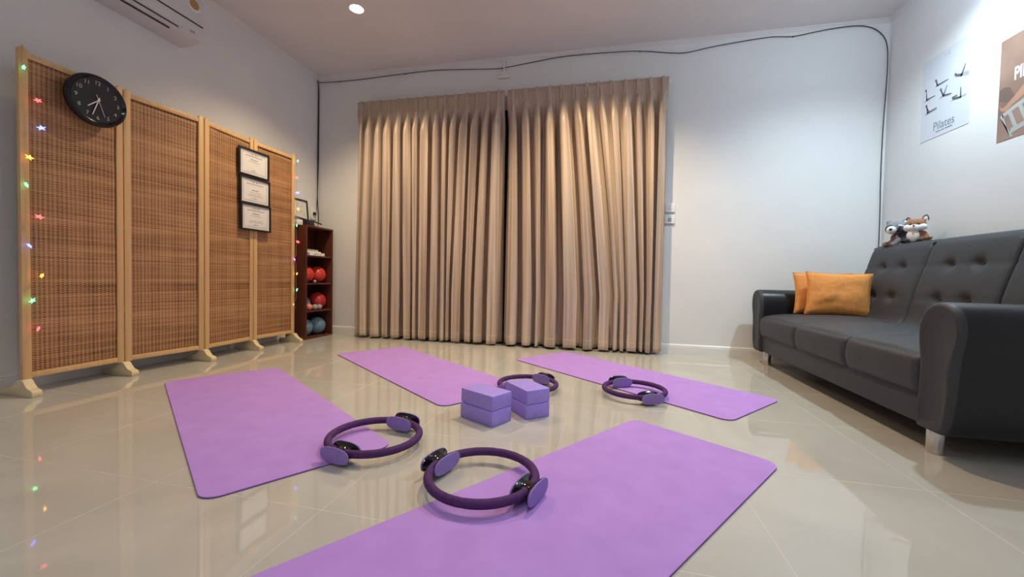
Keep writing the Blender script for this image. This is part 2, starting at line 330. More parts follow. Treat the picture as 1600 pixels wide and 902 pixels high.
# ------------------------------------------------------------------ curtains
def curtain(x0, x1, npl, seed, label):
    rnd = random.Random(seed)
    t = empty('curtain', ((x0+x1)/2, 3.86, 0), 0, label, 'curtain', None)
    cx = (x0+x1)/2; W = x1-x0; NU = npl*26; NV = 70; ZT, ZB = 2.505, .022
    wd = [rnd.uniform(.9, 1.1) for _ in range(npl)]; s = sum(wd); cum = [0]
    for q in wd: cum.append(cum[-1]+q/s)
    wd = [rnd.uniform(.38, 1.8) for _ in range(npl)]; s = sum(wd); cumb = [0]
    for q in wd: cumb.append(cumb[-1]+q/s)
    wa = [(q/(s/npl))**.6 for q in wd]; amp = [rnd.uniform(.75, 1.15)*(wa[min(q, npl-1)]+wa[max(q-1, 0)])/2 for q in range(npl+1)]; skew = [rnd.uniform(-.5, .5) for _ in range(npl+1)]
    drift = [rnd.uniform(-.006, .006) for _ in range(npl+1)]; deep = [rnd.uniform(-.014, .014) for _ in range(npl+1)]
    bm = bmesh.new(); uv = bm.loops.layers.uv.new('UVMap'); grid = []
    for j in range(NV+1):
        z = ZT + (ZB-ZT)*(j/NV)**1.0 if j else ZT
        f = (ZT-z)/(ZT-ZB)
        row = []
        for i in range(NU+1):
            k = min(i//26, npl-1); u = (i-26*k)/26
            mixf = min(1, f*1.25)**.8
            ca, cb_ = cum[k]+(cumb[k]-cum[k])*mixf, cum[k+1]+(cumb[k+1]-cum[k+1])*mixf
            base = ca+(cb_-ca)*u
            fade = min(1, max(0, (f-.036)/.12)); fade = fade*fade*(3-2*fade)
            # heading: flat band gathered by narrow pinches at each pleat
            pin = math.exp(-((u-.5)/.085)**2)
            hy = -.017*pin*(1 - .4*math.cos(u*40)) if f < .055 else -.022*pin*max(0, 1-(f-.055)/.12)
            ak = amp[k]*(1-u)+amp[k+1]*u; A = .062*ak*fade
            c = math.cos(2*PI*(u-.5)+skew[k]*math.sin(2*PI*u)*.9)
            c2 = math.copysign(abs(c)**.62, c)
            sec = .25*math.sin(4*PI*u+skew[k]*6+3*f)
            y = -(A*(c2*(1 if c2 > 0 else 1.15)+sec)) + hy + deep[k]*fade*math.sin(PI*u)
            lx = (.16+.07*skew[k])*(cb_-ca)*W*math.sin(4*PI*u)*fade
            x = x0 + W*base + lx + drift[k]*f*math.sin(PI*u) + .003*math.sin(4*f+k*1.7)*fade*math.sin(PI*u)
            if i == 0: x = x0 - (.02*f if x0 < -2 else 0)
            if i == NU: x = x1 + (.012*f if x1 > 0 else 0)
            zz = z + (.004*math.sin(k*2.1) if j == NV else 0)
            row.append(bm.verts.new((x-cx, y, zz)))
        grid.append(row)
    for j in range(NV):
        for i in range(NU):
            fc = bm.faces.new((grid[j][i], grid[j+1][i], grid[j+1][i+1], grid[j][i+1]))
            for lp, (a, b_) in zip(fc.loops, ((i, j), (i, j+1), (i+1, j+1), (i+1, j))): lp[uv].uv = (a/NU*W, b_/NV)
    o = obj('drape', bm, M['curtain'], t, ang=180)
    md = o.modifiers.new('thick', 'SOLIDIFY'); md.thickness = .0015
    # pleat tabs stitched at the heading
    for k in range(npl):
        bm = bmesh.new()
        xx = x0-cx + W*(cum[k]+cum[k+1])/2
        for s_ in (-1, 0, 1):
            tube(bm, smoothp([(xx+s_*.006, -.020, 2.503), (xx+s_*.006, -.027, 2.47), (xx+s_*.0035, -.030, 2.415), (xx+s_*.010, -.022, 2.35)], 4), [.0045, .005, .005, .0052, .005, .005, .005, .005, .004, .0035, .003, .002, .001][:13], 6)
        obj('pinch_pleat', bm, M['curtain'], t)
    return t
curtain(-2.60, -.988, 15, 3, 'left taupe satin pinch pleat curtain below the glowing ceiling light')
curtain(-.960, .528, 13, 11, 'right taupe satin pinch pleat curtain beside the light switches')
bm = bmesh.new(); box(bm, -2.63, .55, 3.885, 3.915, 2.455, 2.49, bev=.004)
for x in (-2.5, -1.7, -.97, -.2, .45): box(bm, x-.012, x+.012, 3.90, YB, 2.462, 2.484)
tag(obj('curtain_track', bm, M['white'], None), 'white ceiling-height track the taupe curtains hang from', 'curtain rail')

# ------------------------------------------------------------------ folding screen
HINGE = [(-2.973, 1.478), (-2.990, 1.955), (-2.932, 2.436), (-2.963, 2.899), (-2.950, 3.362)]
scr = empty('folding_screen', (-2.96, 2.42, 0), 0, 'four panel pine folding screen with woven bamboo infill along left wall', 'folding screen')
ZP0, ZP1 = .085, 1.80
for k in range(4):
    a, b_ = Vector(HINGE[k]), Vector(HINGE[k+1]); d = b_-a; Lk = d.length - .004; ang = math.atan2(d.y, d.x) - PI/2
    bm = bmesh.new(); pw = .036; th = .011
    for y0 in (.002, Lk-pw):
        prism(bm, [(y0, ZP0), (y0+pw, ZP0), (y0+pw, ZP1+.010), (y0+pw*.5, ZP1+.026), (y0, ZP1+.010)], 'x', -th, th, bev=.002)
    for z0, z1 in ((ZP0+.005, ZP0+.035), (ZP1-.028, ZP1+.002)): box(bm, -th+.002, th-.002, pw, Lk-pw, z0, z1, bev=.0015)
    p = obj('panel_frame', bm, M['pine'], scr); p.location = (a.x+2.96, a.y-2.42, 0); p.rotation_euler = (0, 0, ang)
    bm = bmesh.new(); ny, nz = 24, 120; y0, y1, z0, z1 = pw-.002, Lk-pw+.002, ZP0+.033, ZP1-.026
    g = [[bm.verts.new((.003*noise.noise(Vector((k*9, y0+(y1-y0)*i/ny*8, z*6))) - .001, y0+(y1-y0)*i/ny, z)) for i in range(ny+1)] for z in [z0+(z1-z0)*j/nz for j in range(nz+1)]]
    for j in range(nz):
        for i in range(ny): bm.faces.new((g[j][i], g[j][i+1], g[j+1][i+1], g[j+1][i]))
    wv_ = obj('woven_infill', bm, M['weave'], p, ang=180)
    md = wv_.modifiers.new('thick', 'SOLIDIFY'); md.thickness = .004
for k, (x, y) in enumerate(HINGE):
    yy_ = y + (.012 if k == 0 else -.01 if k == 4 else 0)
    half = smoothp([(.0, .086), (.022, .083), (.04, .060), (.062, .040), (.082, .036), (.092, .026), (.093, .010), (.088, 0)], 5)
    back = smoothp([(-.088, 0), (-.170 if k == 0 else -.13, 0)], 1)
    BL = -.165 if k == 0 else -.15
    pts = [(BL+.005, 0), (BL, .02), (BL+.01, .036), (BL+.05, .038), (-.06, .045), (-.04, .060), (-.024, .083)] + [tuple(v) for v in half]
    bm = bmesh.new(); prism(bm, pts, 'y', -.020, .020, bev=.003)
    f = obj('foot', bm, M['pine_foot'], scr, ang=30); f.location = (x+2.96+.004, yy_-2.42, 0)
for k in (1, 2, 3):
    for z in (.42, .95, 1.5):
        bm = bmesh.new(); cyl(bm, (HINGE[k][0]+2.96+.008, HINGE[k][1]-2.42, z), .0035, .045, seg=12); obj('hinge', bm, M['gold'], scr)

# ------------------------------------------------------------------ wall clock
ck = empty('wall_clock', (-2.916, 1.777, 1.659), 0, 'round black wall clock hung on the bamboo screen', 'clock')
bm = bmesh.new(); NS = 64; R = .148
prof = [(0, -.016), (R-.012, -.016), (R-.002, -.01), (R, .002), (R-.003, .014), (R-.010, .021), (R-.018, .021), (R-.026, .012)]
rings = []
for r_, x_ in prof:
    rings.append([bm.verts.new((x_, r_*math.sin(2*PI*i/NS), r_*math.cos(2*PI*i/NS))) for i in range(NS)] if r_ > 0 else [bm.verts.new((x_, 0, 0))])
for A, B in zip(rings, rings[1:]):
    for i in range(NS):
        if len(A) == 1: bm.faces.new((A[0], B[i], B[(i+1) % NS]))
        else: bm.faces.new((A[i], B[i], B[(i+1) % NS], A[(i+1) % NS]))
obj('rim', bm, M['black_gloss'], ck)
bm = bmesh.new(); cyl(bm, (.010, 0, 0), R-.024, .004, 'x', seg=64); obj('dial', bm, M['clockface'], ck)
for n in range(1, 13):
    a = n*PI/6; rr_ = .100; bm = bmesh.new()
    text_mesh(bm, str(n), .030, (.0125, rr_*math.sin(a), rr_*math.cos(a)), (0, 1, 0), (0, 0, 1), depth=.0003, xs=1.0)
    obj('numeral', bm, M['silverpaint'], ck, smooth=False)
def hand(name, deg, ln, tail, w0, w1, x_):
    a = math.radians(deg); d = Vector((0, math.sin(a), math.cos(a))); s = Vector((0, math.cos(a), -math.sin(a)))
    bm = bmesh.new(); pts = [d*-tail+s*w0*.5, d*-tail-s*w0*.5, d*ln-s*w1*.5, d*ln+s*w1*.5]
    prism(bm, [(p.y, p.z) for p in pts], 'x', x_, x_+.0012); obj(name, bm, M['hand'], ck, smooth=False)
hand('hour_hand', 226.5, .068, .012, .006, .0045, .0155); hand('minute_hand', 198, .094, .018, .006, .004, .0175); hand('second_hand', 161, .092, .032, .0022, .0014, .0195)
bm = bmesh.new(); cyl(bm, (.018, 0, 0), .006, .008, 'x', seg=20); obj('hand_cap', bm, M['hand'], ck)

# ------------------------------------------------------------------ string lights on the screen's two outer edges
def star_bm(r, mi=0):
    bm = bmesh.new(); a = []; 
    ring = [bm.verts.new((0, (r if k % 2 == 0 else r*.45)*math.sin(k*PI/5), (r if k % 2 == 0 else r*.45)*math.cos(k*PI/5))) for k in range(10)]
    f_, b_ = bm.verts.new((r*.42, 0, 0)), bm.verts.new((-r*.42, 0, 0))
    for k in range(10): bm.faces.new((f_, ring[k], ring[(k+1) % 10])); bm.faces.new((b_, ring[(k+1) % 10], ring[k]))
    return bm
def string_light(x, yc, pts, cols, wire_pts, label, big):
    t = empty('string_light', (x, yc, 0), 0, label, 'string lights')
    bm = bmesh.new(); tube(bm, smoothp([(p[0]-x, p[1]-yc, p[2]) for p in wire_pts], 4), .0012, 6); obj('wire', bm, M['wire'], t)
    rnd = random.Random(5)
    for (y, z), c in zip(pts, cols):
        o = obj('star_bulb', star_bm(big*1.15), STAR[c], t, smooth=False); o['label'] = c + ' glowing star bulb'
        o.location = (rnd.uniform(0, .006), y-yc, z); o.rotation_euler = (rnd.uniform(-.6, .6), rnd.uniform(-.4, .4), rnd.uniform(-.9, .9)); o.scale = (1, 1.45, 1)
PL = [(1.485, 1.707), (1.537, 1.561), (1.548, 1.421), (1.502, 1.253), (1.491, 1.108), (1.536, .949), (1.497, .793), (1.545, .636), (1.507, .504), (1.528, .352)]
CL = ['green', 'red', 'blue', 'yellow', 'green', 'red', 'blue', 'yellow', 'green', 'red']
wp = [(-2.952, 1.49, 1.83), (-2.948, 1.49, 1.71), (-2.944, 1.527, 1.70), (-2.944, 1.531, 1.64)]
for i, (y, z) in enumerate(PL[1:]): wp += [(-2.944, 1.529+.002*(i % 2), z+.05), (-2.942, y*.12+1.529*.88, z), (-2.944, 1.529, z-.04)]
string_light(-2.938, 1.5, PL, CL, wp, 'string of coloured star lights hanging down the near end of the screen', .0125)
PR = [(3.371, 1.762), (3.363, 1.6), (3.368, 1.456), (3.382, 1.3), (3.366, 1.141), (3.376, .981), (3.335, .809), (3.370, .669), (3.371, .512), (3.330, .371)]
CR = ['green', 'red', 'blue', 'yellow', 'green', 'red', 'violet', 'yellow', 'green', 'pink']
wp = [(-2.932, 3.352, 1.83)]
for i, (y, z) in enumerate(PR): wp += [(-2.931, 3.367, z+.05), (-2.930, y, z), (-2.931, 3.366, z-.04)]
string_light(-2.925, 3.36, PR, CR, wp, 'string of coloured star lights down the far end of the screen by the bookcase', .0135)

# ------------------------------------------------------------------ framed certificates
def frame_thing(loc, w_, h_, label, group, kind, rz=0, ry=0):
    """faces +x; origin at the centre of its back"""
    t = empty('framed_print' if kind else 'framed_certificate', loc, rz, label, 'picture frame', group); t.rotation_euler = (0, ry, rz)
    fw_ = .015; bm = bmesh.new()
    for y0, y1, z0, z1 in ((-w_/2, w_/2, h_/2-fw_, h_/2), (-w_/2, w_/2, -h_/2, -h_/2+fw_), (-w_/2, -w_/2+fw_, -h_/2+fw_, h_/2-fw_), (w_/2-fw_, w_/2, -h_/2+fw_, h_/2-fw_)):
        box(bm, 0, .016, y0, y1, z0, z1, bev=.0015)
    box(bm, 0, .004, -w_/2+.005, w_/2-.005, -h_/2+.005, h_/2-.005); obj('frame', bm, M['frameblack'], t)
    bm = bmesh.new(); box(bm, .005, .007, -w_/2+fw_-.002, w_/2-fw_+.002, -h_/2+fw_-.002, h_/2-fw_+.002)
    paper = obj('certificate' if not kind else 'print', bm, M['paper'], t, smooth=False)
    return t, paper
def bar(bm, y0, y1, z0, z1, x0=.0072, x1=.0078, mi=0): box(bm, x0, x1, y0, y1, z0, z1, mi)
CERT = [(-2.9375, 2.881, 1.599, 'top black framed certificate of the three on the screen', 2), (-2.9355, 2.890, 1.366, 'middle black framed certificate of the three on the screen', 3), (-2.9335, 2.897, 1.144, 'lowest black framed certificate of the three on the screen', 4)]
for ci, (x, y, z, lab, nl) in enumerate(CERT):
    t, paper = frame_thing((x, y, z), .305, .228, lab, 'framed certificates', 0, rz=.0)
    bm = bmesh.new(); W2, H2 = .122, .085
    for a, b_ in ((.0, .0035), (.006, .0075)):
        bar(bm, -W2+a, W2-a, H2-b_, H2-a); bar(bm, -W2+a, W2-a, -H2+a, -H2+b_); bar(bm, -W2+a, -W2+b_, -H2+b_, H2-b_); bar(bm, W2-b_, W2-a, -H2+b_, H2-b_)
    obj('border_print', bm, M['ink_light'], paper, smooth=False)
    bm = bmesh.new(); rnd = random.Random(ci+20)
    def words(z_, half, h_, gap=.004):
        y_ = -half
        while y_ < half:
            q = rnd.uniform(.010, .024); bar(bm, y_, min(y_+q, half), z_-h_/2, z_+h_/2); y_ += q+gap
    for s_ in (-1, 1):
        cyl(bm, (.0075, s_*.014, .074), .006, .0006, 'x', seg=12); bar(bm, s_*.03-.006, s_*.03+.006, .073, .076)
    words(.057, .085, .006); words(.030 if ci != 1 else .006, .035, .007); words(.012 if ci != 1 else -.012, .055, .003)
    if ci: words(-.030, .06, .003); words(-.042, .07, .003)
    words(-.065, .03, .003)
    obj('text_print', bm, M['ink'], paper, smooth=False); bm = bmesh.new()
    tube(bm, [(.0075, .0+.010*math.cos(a*PI/8), -.060+.010*math.sin(a*PI/8)) for a in range(16)], .0007, 4, closed=True)
    obj('seal_print', bm, M['ink'], paper, smooth=False)

# ------------------------------------------------------------------ bookcase
bk = empty('bookcase', (-3.045, 3.695, 0), 0, 'narrow dark mahogany bookcase in the back left corner', 'bookcase')
BX0, BX1, BY0, BY1, BZ = -.115, .125, -.206, .206, 1.163; T = .017
bm = bmesh.new()
box(bm, BX0, BX1, BY0, BY0+T, 0, BZ, bev=.001); box(bm, BX0, BX1, BY1-T, BY1, 0, BZ, bev=.001)
box(bm, BX0, BX1-.001, BY0+T, BY1-T, BZ-T, BZ, bev=.001); box(bm, BX0, BX1-.002, BY0+T, BY1-T, 0, .018, bev=.001)
box(bm, BX0, BX0+.006, BY0+T, BY1-T, .018, BZ-T)
obj('carcass', bm, M['mahogany'], bk, ang=30)
SH = [.291, .575, .861]
for z in SH:
    bm = bmesh.new(); box(bm, BX0+.006, BX1-.004, BY0+T, BY1-T, z-.016, z, bev=.001); obj('shelf', bm, M['mahogany'], bk, ang=30)
def ball(x, y, r, floor_z, m, label, kind='exercise_ball', group=None, seam=True):
    bm = bmesh.new(); sphere(bm, (0, 0, 0), r, seg=36)
    o = obj(kind, bm, m, None, ang=180); o.location = (x, y, floor_z+r)
    tag(o, label, 'ball', group)
    if seam:
        bm = bmesh.new(); cyl(bm, (0, 0, r-.001), .006, .003, seg=16); p = obj('plug', bm, M['white'], o)
    return o
ball(-3.035, 3.793, .0885, SH[1], M['red'], 'red ball on second shelf down, right of the pair')
ball(-3.035, 3.610, .0885, SH[1], M['red'], 'red ball on second shelf down, half hidden at left')
ball(-2.948, 3.650, .016, SH[1], M['grey'], 'tiny pale ball between the two red balls', 'massage_ball', None, False)
ball(-3.030, 3.792, .0890, SH[0], M['darkred'], 'deep red ball behind the small balls on third shelf')
ball(-3.062, 3.618, .0700, SH[0], M['blue'], 'grey blue ball left of the deep red ball')
ball(-2.975, 3.600, .0345, SH[0], M['pink'], 'small pink massage ball at shelf front', 'massage_ball', None, False)
ball(-2.962, 3.672, .0300, SH[0], M['grey'], 'small grey massage ball beside the pink one', 'massage_ball', None, False)
ball(-2.958, 3.735, .0285, SH[0], M['grey'], 'small grey massage ball furthest from the pink one', 'massage_ball', None, False)
ball(-3.035, 3.788, .0925, .018, M['blue'], 'blue ball on bookcase floor, fully visible at right')
ball(-3.045, 3.605, .0900, .018, M['blue'], 'blue ball on bookcase floor, half hidden at left')
def book(x, y, z, lx, ly, lz, m, label, rz, spine_text=True):
    t = empty('book', (x, y, z), rz, label, 'book', None)
    bm = bmesh.new(); box(bm, -lx/2+.003, lx/2-.004, -ly/2+.003, ly/2-.003, .003, lz-.003); obj('pages', bm, M['paper'], t, smooth=False)
    bm = bmesh.new(); box(bm, -lx/2, lx/2, -ly/2, ly/2, 0, .003); box(bm, -lx/2, lx/2, -ly/2, ly/2, lz-.003, lz); box(bm, lx/2-.004, lx/2, -ly/2, ly/2, .003, lz-.003)
    c = obj('cover', bm, m, t, smooth=False)
    if spine_text:
        bm = bmesh.new()
        for a, b_, z_ in ((-.045, .01, .6), (.018, .03, .62), (-.06, -.02, .3), (.045, .06, .5)): box(bm, lx/2, lx/2+.0005, a, b_, lz*z_-.0025, lz*z_+.0025)
        obj('spine_print', bm, M['ink'], c, smooth=False)
book(-3.02, 3.668, SH[2], .17, .235, .030, mat('bright_book_cover', (.9, .9, .88), .4), 'thick white book at the bottom of the pile on top shelf', .03)
book(-3.03, 3.640, SH[2]+.0305, .16, .20, .014, M['white'], 'thin white book second in the pile', -.06, False)
book(-3.035, 3.625, SH[2]+.045, .15, .18, .018, M['greyprint'], 'grey book on top of the pile in the bookcase', .05, False)

# things on the bookcase
t, paper = frame_thing((-3.110, 3.630, 1.365), .29, .225, 'black framed print with grey initials standing on bookcase', None, 1, ry=-.1)
t.location = (-3.150, 3.63, 1.345)
bm = bmesh.new(); text_mesh(bm, 'Y G', .055, (.0075, .035, .05), (0, 1, 0), (0, 0, 1), depth=.0003, spacing=1.1)
for z_, a, b_ in ((-.012, -.02, .07), (-.032, .0, .05)): bar(bm, a, b_, z_-.002, z_+.002)
obj('initials_print', bm, M['ink_light'], paper, smooth=False)
wb = empty('electronic_device', (-3.03, 3.615, BZ), 0, 'small black box device carrying a long black bar on the bookcase top', 'device')
bm = bmesh.new(); tube(bm, [(.0, -.195, .084), (.0, .10, .066), (.0, .235, .052)], [.006, .006, .0075], 8); obj('bar', bm, M['black'], wb)
bm = bmesh.new(); box(bm, -.03, .035, -.075, .085, .0, .070, bev=.005); box(bm, .035, .038, -.05, -.025, .045, .056); obj('body', bm, M['black'], wb)
bm = bmesh.new(); box(bm, -.02, .04, -.045, .035, 0, .052, bev=.003); box(bm, -.018, .038, -.043, .033, .052, .054)
o = obj('small_box', bm, M['white'], None); o.location = (-3.03, 3.49, BZ); tag(o, 'small white box at the near end of the bookcase top', 'box')
bm = bmesh.new(); box(bm, -.02, .02, -.035, .035, 0, .034, bev=.003); box(bm, -.012, .012, -.02, .02, .034, .036)
o = obj('small_carton', bm, M['grey'], None); o.location = (-3.04, 3.775, BZ); tag(o, 'small pale carton under the black bar on the bookcase', 'box')
# socket on the left wall
sk = empty('wall_socket', (XL, 3.893, 1.335), 0, 'white wall socket with black plug above the bookcase', 'socket')
bm = bmesh.new(); box(bm, 0, .014, -.045, .045, -.06, .06, bev=.003); obj('plate', bm, M['white'], sk)
bm = bmesh.new(); box(bm, .014, .036, -.014, .016, -.012, .02, bev=.003); obj('plug', bm, M['black'], sk)

# ------------------------------------------------------------------ cables, conduit, switches
pts = [(-3.164, 2.822), (-3.10, 2.807), (-2.658, 2.799), (-2.2, 2.812), (-1.762, 2.817), (-1.35, 2.79), (-1.073, 2.772), (-.75, 2.80), (-.435, 2.826), (-.014, 2.822), (.276, 2.806), (.55, 2.762), (.693, 2.752), (.932, 2.784), (1.34, 2.815), (1.537, 2.801), (1.70, 2.82), (1.822, 2.832), (1.95, 2.838), (2.05, 2.83), (2.13, 2.80), (2.19, 2.745), (2.225, 2.67), (2.238, 2.546), (2.236, 2.3), (2.228, 2.027), (2.226, 1.75), (2.228, 1.5), (2.234, 1.238), (2.235, .9)]
bm = bmesh.new(); tube(bm, smoothp([(x, YB-.010, z) for x, z in pts], 5), .0034, 8)
cb = obj('wall_cable', bm, M['cable'], None); tag(cb, 'thin black cable strung along the top of the curtain wall to the sofa corner', 'cable')
bm = bmesh.new()
for x, z in ((-2.9, 2.803), (-2.1, 2.813), (-.45, 2.826), (.276, 2.806), (1.537, 2.801)): box(bm, x-.003, x+.003, YB-.014, YB, z-.006, z+.002)
obj('cable_clips', bm, M['cable'], cb, smooth=False)
bm = bmesh.new()
tube(bm, smoothp([(XL+.02, 3.93, 2.82), (XL+.015, 3.952, 2.78), (XL+.012, 3.957, 2.65), (XL+.012, 3.957, 2.2), (XL+.014, 3.95, 1.7), (XL+.012, 3.955, 1.5), (XL+.03, 3.950, 1.33), (XL+.028, 3.945, 1.15), (XL+.026, 3.945, .6)], 5), .004, 8)
tube(bm, smoothp([(XL+.02, 3.93, 2.82), (XL+.024, 3.948, 2.76), (XL+.016, 3.962, 2.5), (XL+.016, 3.962, 2.0), (XL+.016, 3.95, 1.6), (XL+.014, 3.935, 1.36)], 5), .003, 8)
tag(obj('corner_cable', bm, M['cable'], None), 'black cables running down the back left corner', 'cable')
cj = empty('conduit_box', (-1.02, YB, 2.70), 0, 'white conduit and junction box above the meeting curtains', 'junction box')
bm = bmesh.new(); box(bm, -.062, .062, -.022, 0, -.030, .030, bev=.003); obj('box_body', bm, M['trim'], cj)
bm = bmesh.new(); tube(bm, [(-.004, -.012, .03), (-.004, -.012, .125), (-.004, -.03, .15)], .0085, 10); cyl(bm, (-.004, -.012, .037), .014, .016, seg=16); obj('pipe', bm, M['trim'], cj)
bm = bmesh.new()
for x in (-.045, .045): cyl(bm, (x, -.023, .004), .004, .002, 'y', seg=10)
obj('screws', bm, M['black'], cj)
for z, lab in ((1.345, 'upper white light switch plate right of the curtain'), (1.240, 'lower white socket plate right of the curtain')):
    t = empty('wall_switch' if z > 1.3 else 'wall_outlet', (.585, YB, z), 0, lab, 'switch' if z > 1.3 else 'socket')
    bm = bmesh.new(); box(bm, -.045, .045, -.009, 0, -.040, .046, bev=.003); box(bm, -.036, .034, -.018, -.009, -.036, -.026, bev=.002); obj('plate', bm, M['trim'], t)
    bm = bmesh.new(); box(bm, -.012, .012, -.0125, -.009, -.014, .020, bev=.001); obj('rocker', bm, M['greyprint'] if z < 1.3 else M['white'], t)

# ------------------------------------------------------------------ air conditioner
ac = empty('air_conditioner', (XL, 2.02, 2.37), 0, 'white split air conditioner high on the left wall', 'air conditioner')
prof = [(0, 0), (.10, .0), (.15, .004), (.190, .022), (.203, .05), (.206, .12), (.206, .30), (.19, .325), (0, .325)]
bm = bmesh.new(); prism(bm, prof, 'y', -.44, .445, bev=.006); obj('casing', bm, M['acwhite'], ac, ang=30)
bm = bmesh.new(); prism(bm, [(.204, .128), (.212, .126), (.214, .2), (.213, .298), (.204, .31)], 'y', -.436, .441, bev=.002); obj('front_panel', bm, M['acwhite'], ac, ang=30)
bm = bmesh.new(); box(bm, .2035, .2105, -.437, .442, .118, .127); obj('panel_gap', bm, M['black'], ac, smooth=False)
bm = bmesh.new(); prism(bm, [(.178, .0135), (.207, .048), (.209, .10), (.2065, .10), (.2045, .049), (.176, .0165)], 'y', -.40, .30, bev=.001); lv = obj('louver', bm, M['acwhite'], ac, ang=30)
bm = bmesh.new(); prism(bm, [(.1965, .030), (.2005, .036), (.2035, .033), (.1995, .027)], 'y', -.40, .27); prism(bm, [(.160, .0045), (.171, .0085), (.172, .0060), (.161, .0020)], 'y', -.40, .235); obj('air_slots', bm, M['black'], ac, smooth=False)
bm = bmesh.new(); cyl(bm, (.2145, .375, .250), .034, .0015, 'x', seg=32); obj('energy_sticker', bm, M['gold'], ac)
bm = bmesh.new(); prism(bm, [(.375+.052*math.cos(q), .252+.052*math.sin(q)) for q in [PI*(1.15+.7*k/12) for k in range(13)]]+[(.375+.050*math.cos(q), .262+.050*math.sin(q)) for q in [PI*(1.85-.7*k/12) for k in range(13)]], 'x', .2140, .2155); obj('painted_highlight', bm, M['print_and_glint'], ac, smooth=False)  # bright crescent highlight on the casing, painted as a white strip
bm = bmesh.new(); box(bm, .2065, .2085, .35, .385, .045, .060); obj('display', bm, M['greyprint'], ac, smooth=False)

# ------------------------------------------------------------------ posters
def quad_poly(bm, pts, x, mi=0): bm.faces.new([bm.verts.new((x, y, z)) for y, z in pts]).material_index = mi
po = empty('poster', (XR, 3.381, 2.015), 0, 'white poster with small exercise figures and the word Pilates', 'poster')
PY, PZ = 3.381, 2.015
bm = bmesh.new(); box(bm, -.002, -.0006, -.202, .202, -.288, .290); pp = obj('sheet', bm, M['poster'], po, smooth=False)
FIG = [[(3.2937, 2.0836, 9, 3.2496, 2.0643, 12), (3.2496, 2.0643, 10, 3.2241, 2.1236, 4)], [(3.4568, 2.1181, 7, 3.446, 2.0871, 9), (3.446, 2.0871, 9, 3.3575, 2.0873, 4)],
       [(3.5449, 2.0866, 3, 3.5379, 2.025, 8), (3.5379, 2.025, 8, 3.4628, 2.0237, 4)], [(3.4108, 2.0359, 7, 3.3909, 1.9922, 9), (3.3909, 1.9922, 9, 3.3234, 1.9784, 4), (3.3856, 1.9979, 7, 3.3622, 2.0506, 3)],
       [(3.3045, 1.934, 10, 3.2486, 1.9209, 9), (3.3052, 1.9456, 6, 3.2787, 1.9451, 6), (3.2486, 1.9209, 8, 3.2513, 1.986, 4)], [(3.5345, 1.9724, 6, 3.5237, 1.9255, 9), (3.5237, 1.9255, 9, 3.4451, 1.9321, 4), (3.5343, 1.9699, 4, 3.5117, 1.9328, 4)]]
SHD = [[(3.3065, 2.0752), (3.1953, 2.0378), (3.1946, 2.0676), (3.2507, 2.0813)], [(3.4723, 2.0803), (3.4553, 2.0938), (3.4222, 2.0808)], [(3.5691, 2.0175), (3.5425, 2.0246), (3.5103, 2.0084)],
       [(3.4333, 1.9778), (3.4083, 1.9963), (3.3206, 1.9771), (3.3337, 1.9693), (3.3975, 1.9834)], [(3.3309, 1.9227), (3.2977, 1.9311), (3.201, 1.9272), (3.2127, 1.9139)], [(3.5593, 1.9151), (3.5365, 1.9306), (3.4376, 1.9302), (3.4516, 1.917)]]
for fg in FIG:
    bm = bmesh.new()
    for y0, z0, w0, y1, z1, w1 in fg:
        d = Vector((y1-y0, z1-z0)).normalized(); n_ = Vector((-d.y, d.x)); k = .00075
        ring = []
        for j in range(9): a = PI/2+PI*j/8; q = Vector((y0, z0)) + (n_*math.sin(a) + d*math.cos(a))*w0*k; ring.append((q.x-PY, q.y-PZ))
        for j in range(9): a = -PI/2+PI*j/8; q = Vector((y1, z1)) + (n_*math.sin(a) + d*math.cos(a))*w1*k; ring.append((q.x-PY, q.y-PZ))
        quad_poly(bm, ring, -.0028)
    y0, z0 = fg[0][:2]; cyl(bm, (-.0028, y0-PY+.004, z0-PZ+.008), .009, .0002, 'x', seg=12)
    obj('exercise_figure', bm, M['posterink'], pp, smooth=False)
bm = bmesh.new()
for s_ in SHD: quad_poly(bm, [(y-PY, z-PZ) for y, z in s_], -.0023)
obj('shadow_print', bm, M['postershade'], pp, smooth=False)
bm = bmesh.new(); text_mesh(bm, 'Pilates', .082, (-.0025, 3.378-PY, 1.80-PZ), (0, -1, 0), (0, 0, 1), depth=.0002, xs=.86); obj('title_lettering', bm, M['posterword'], pp, smooth=False)
bm = bmesh.new(); text_mesh(bm, 'Y G', .030, (-.0025, 3.371-PY, 2.265-PZ), (0, -1, 0), (0, 0, 1), depth=.0002); obj('initials', bm, M['postershade'], pp, smooth=False)
bm = bmesh.new()
for a, b_ in ((3.442, 3.40), (3.394, 3.37), (3.364, 3.305)): box(bm, -.0026, -.0022, b_-PY, a-PY, 1.757-PZ, 1.764-PZ)
obj('subtitle_lettering', bm, M['posterword'], pp, smooth=False)

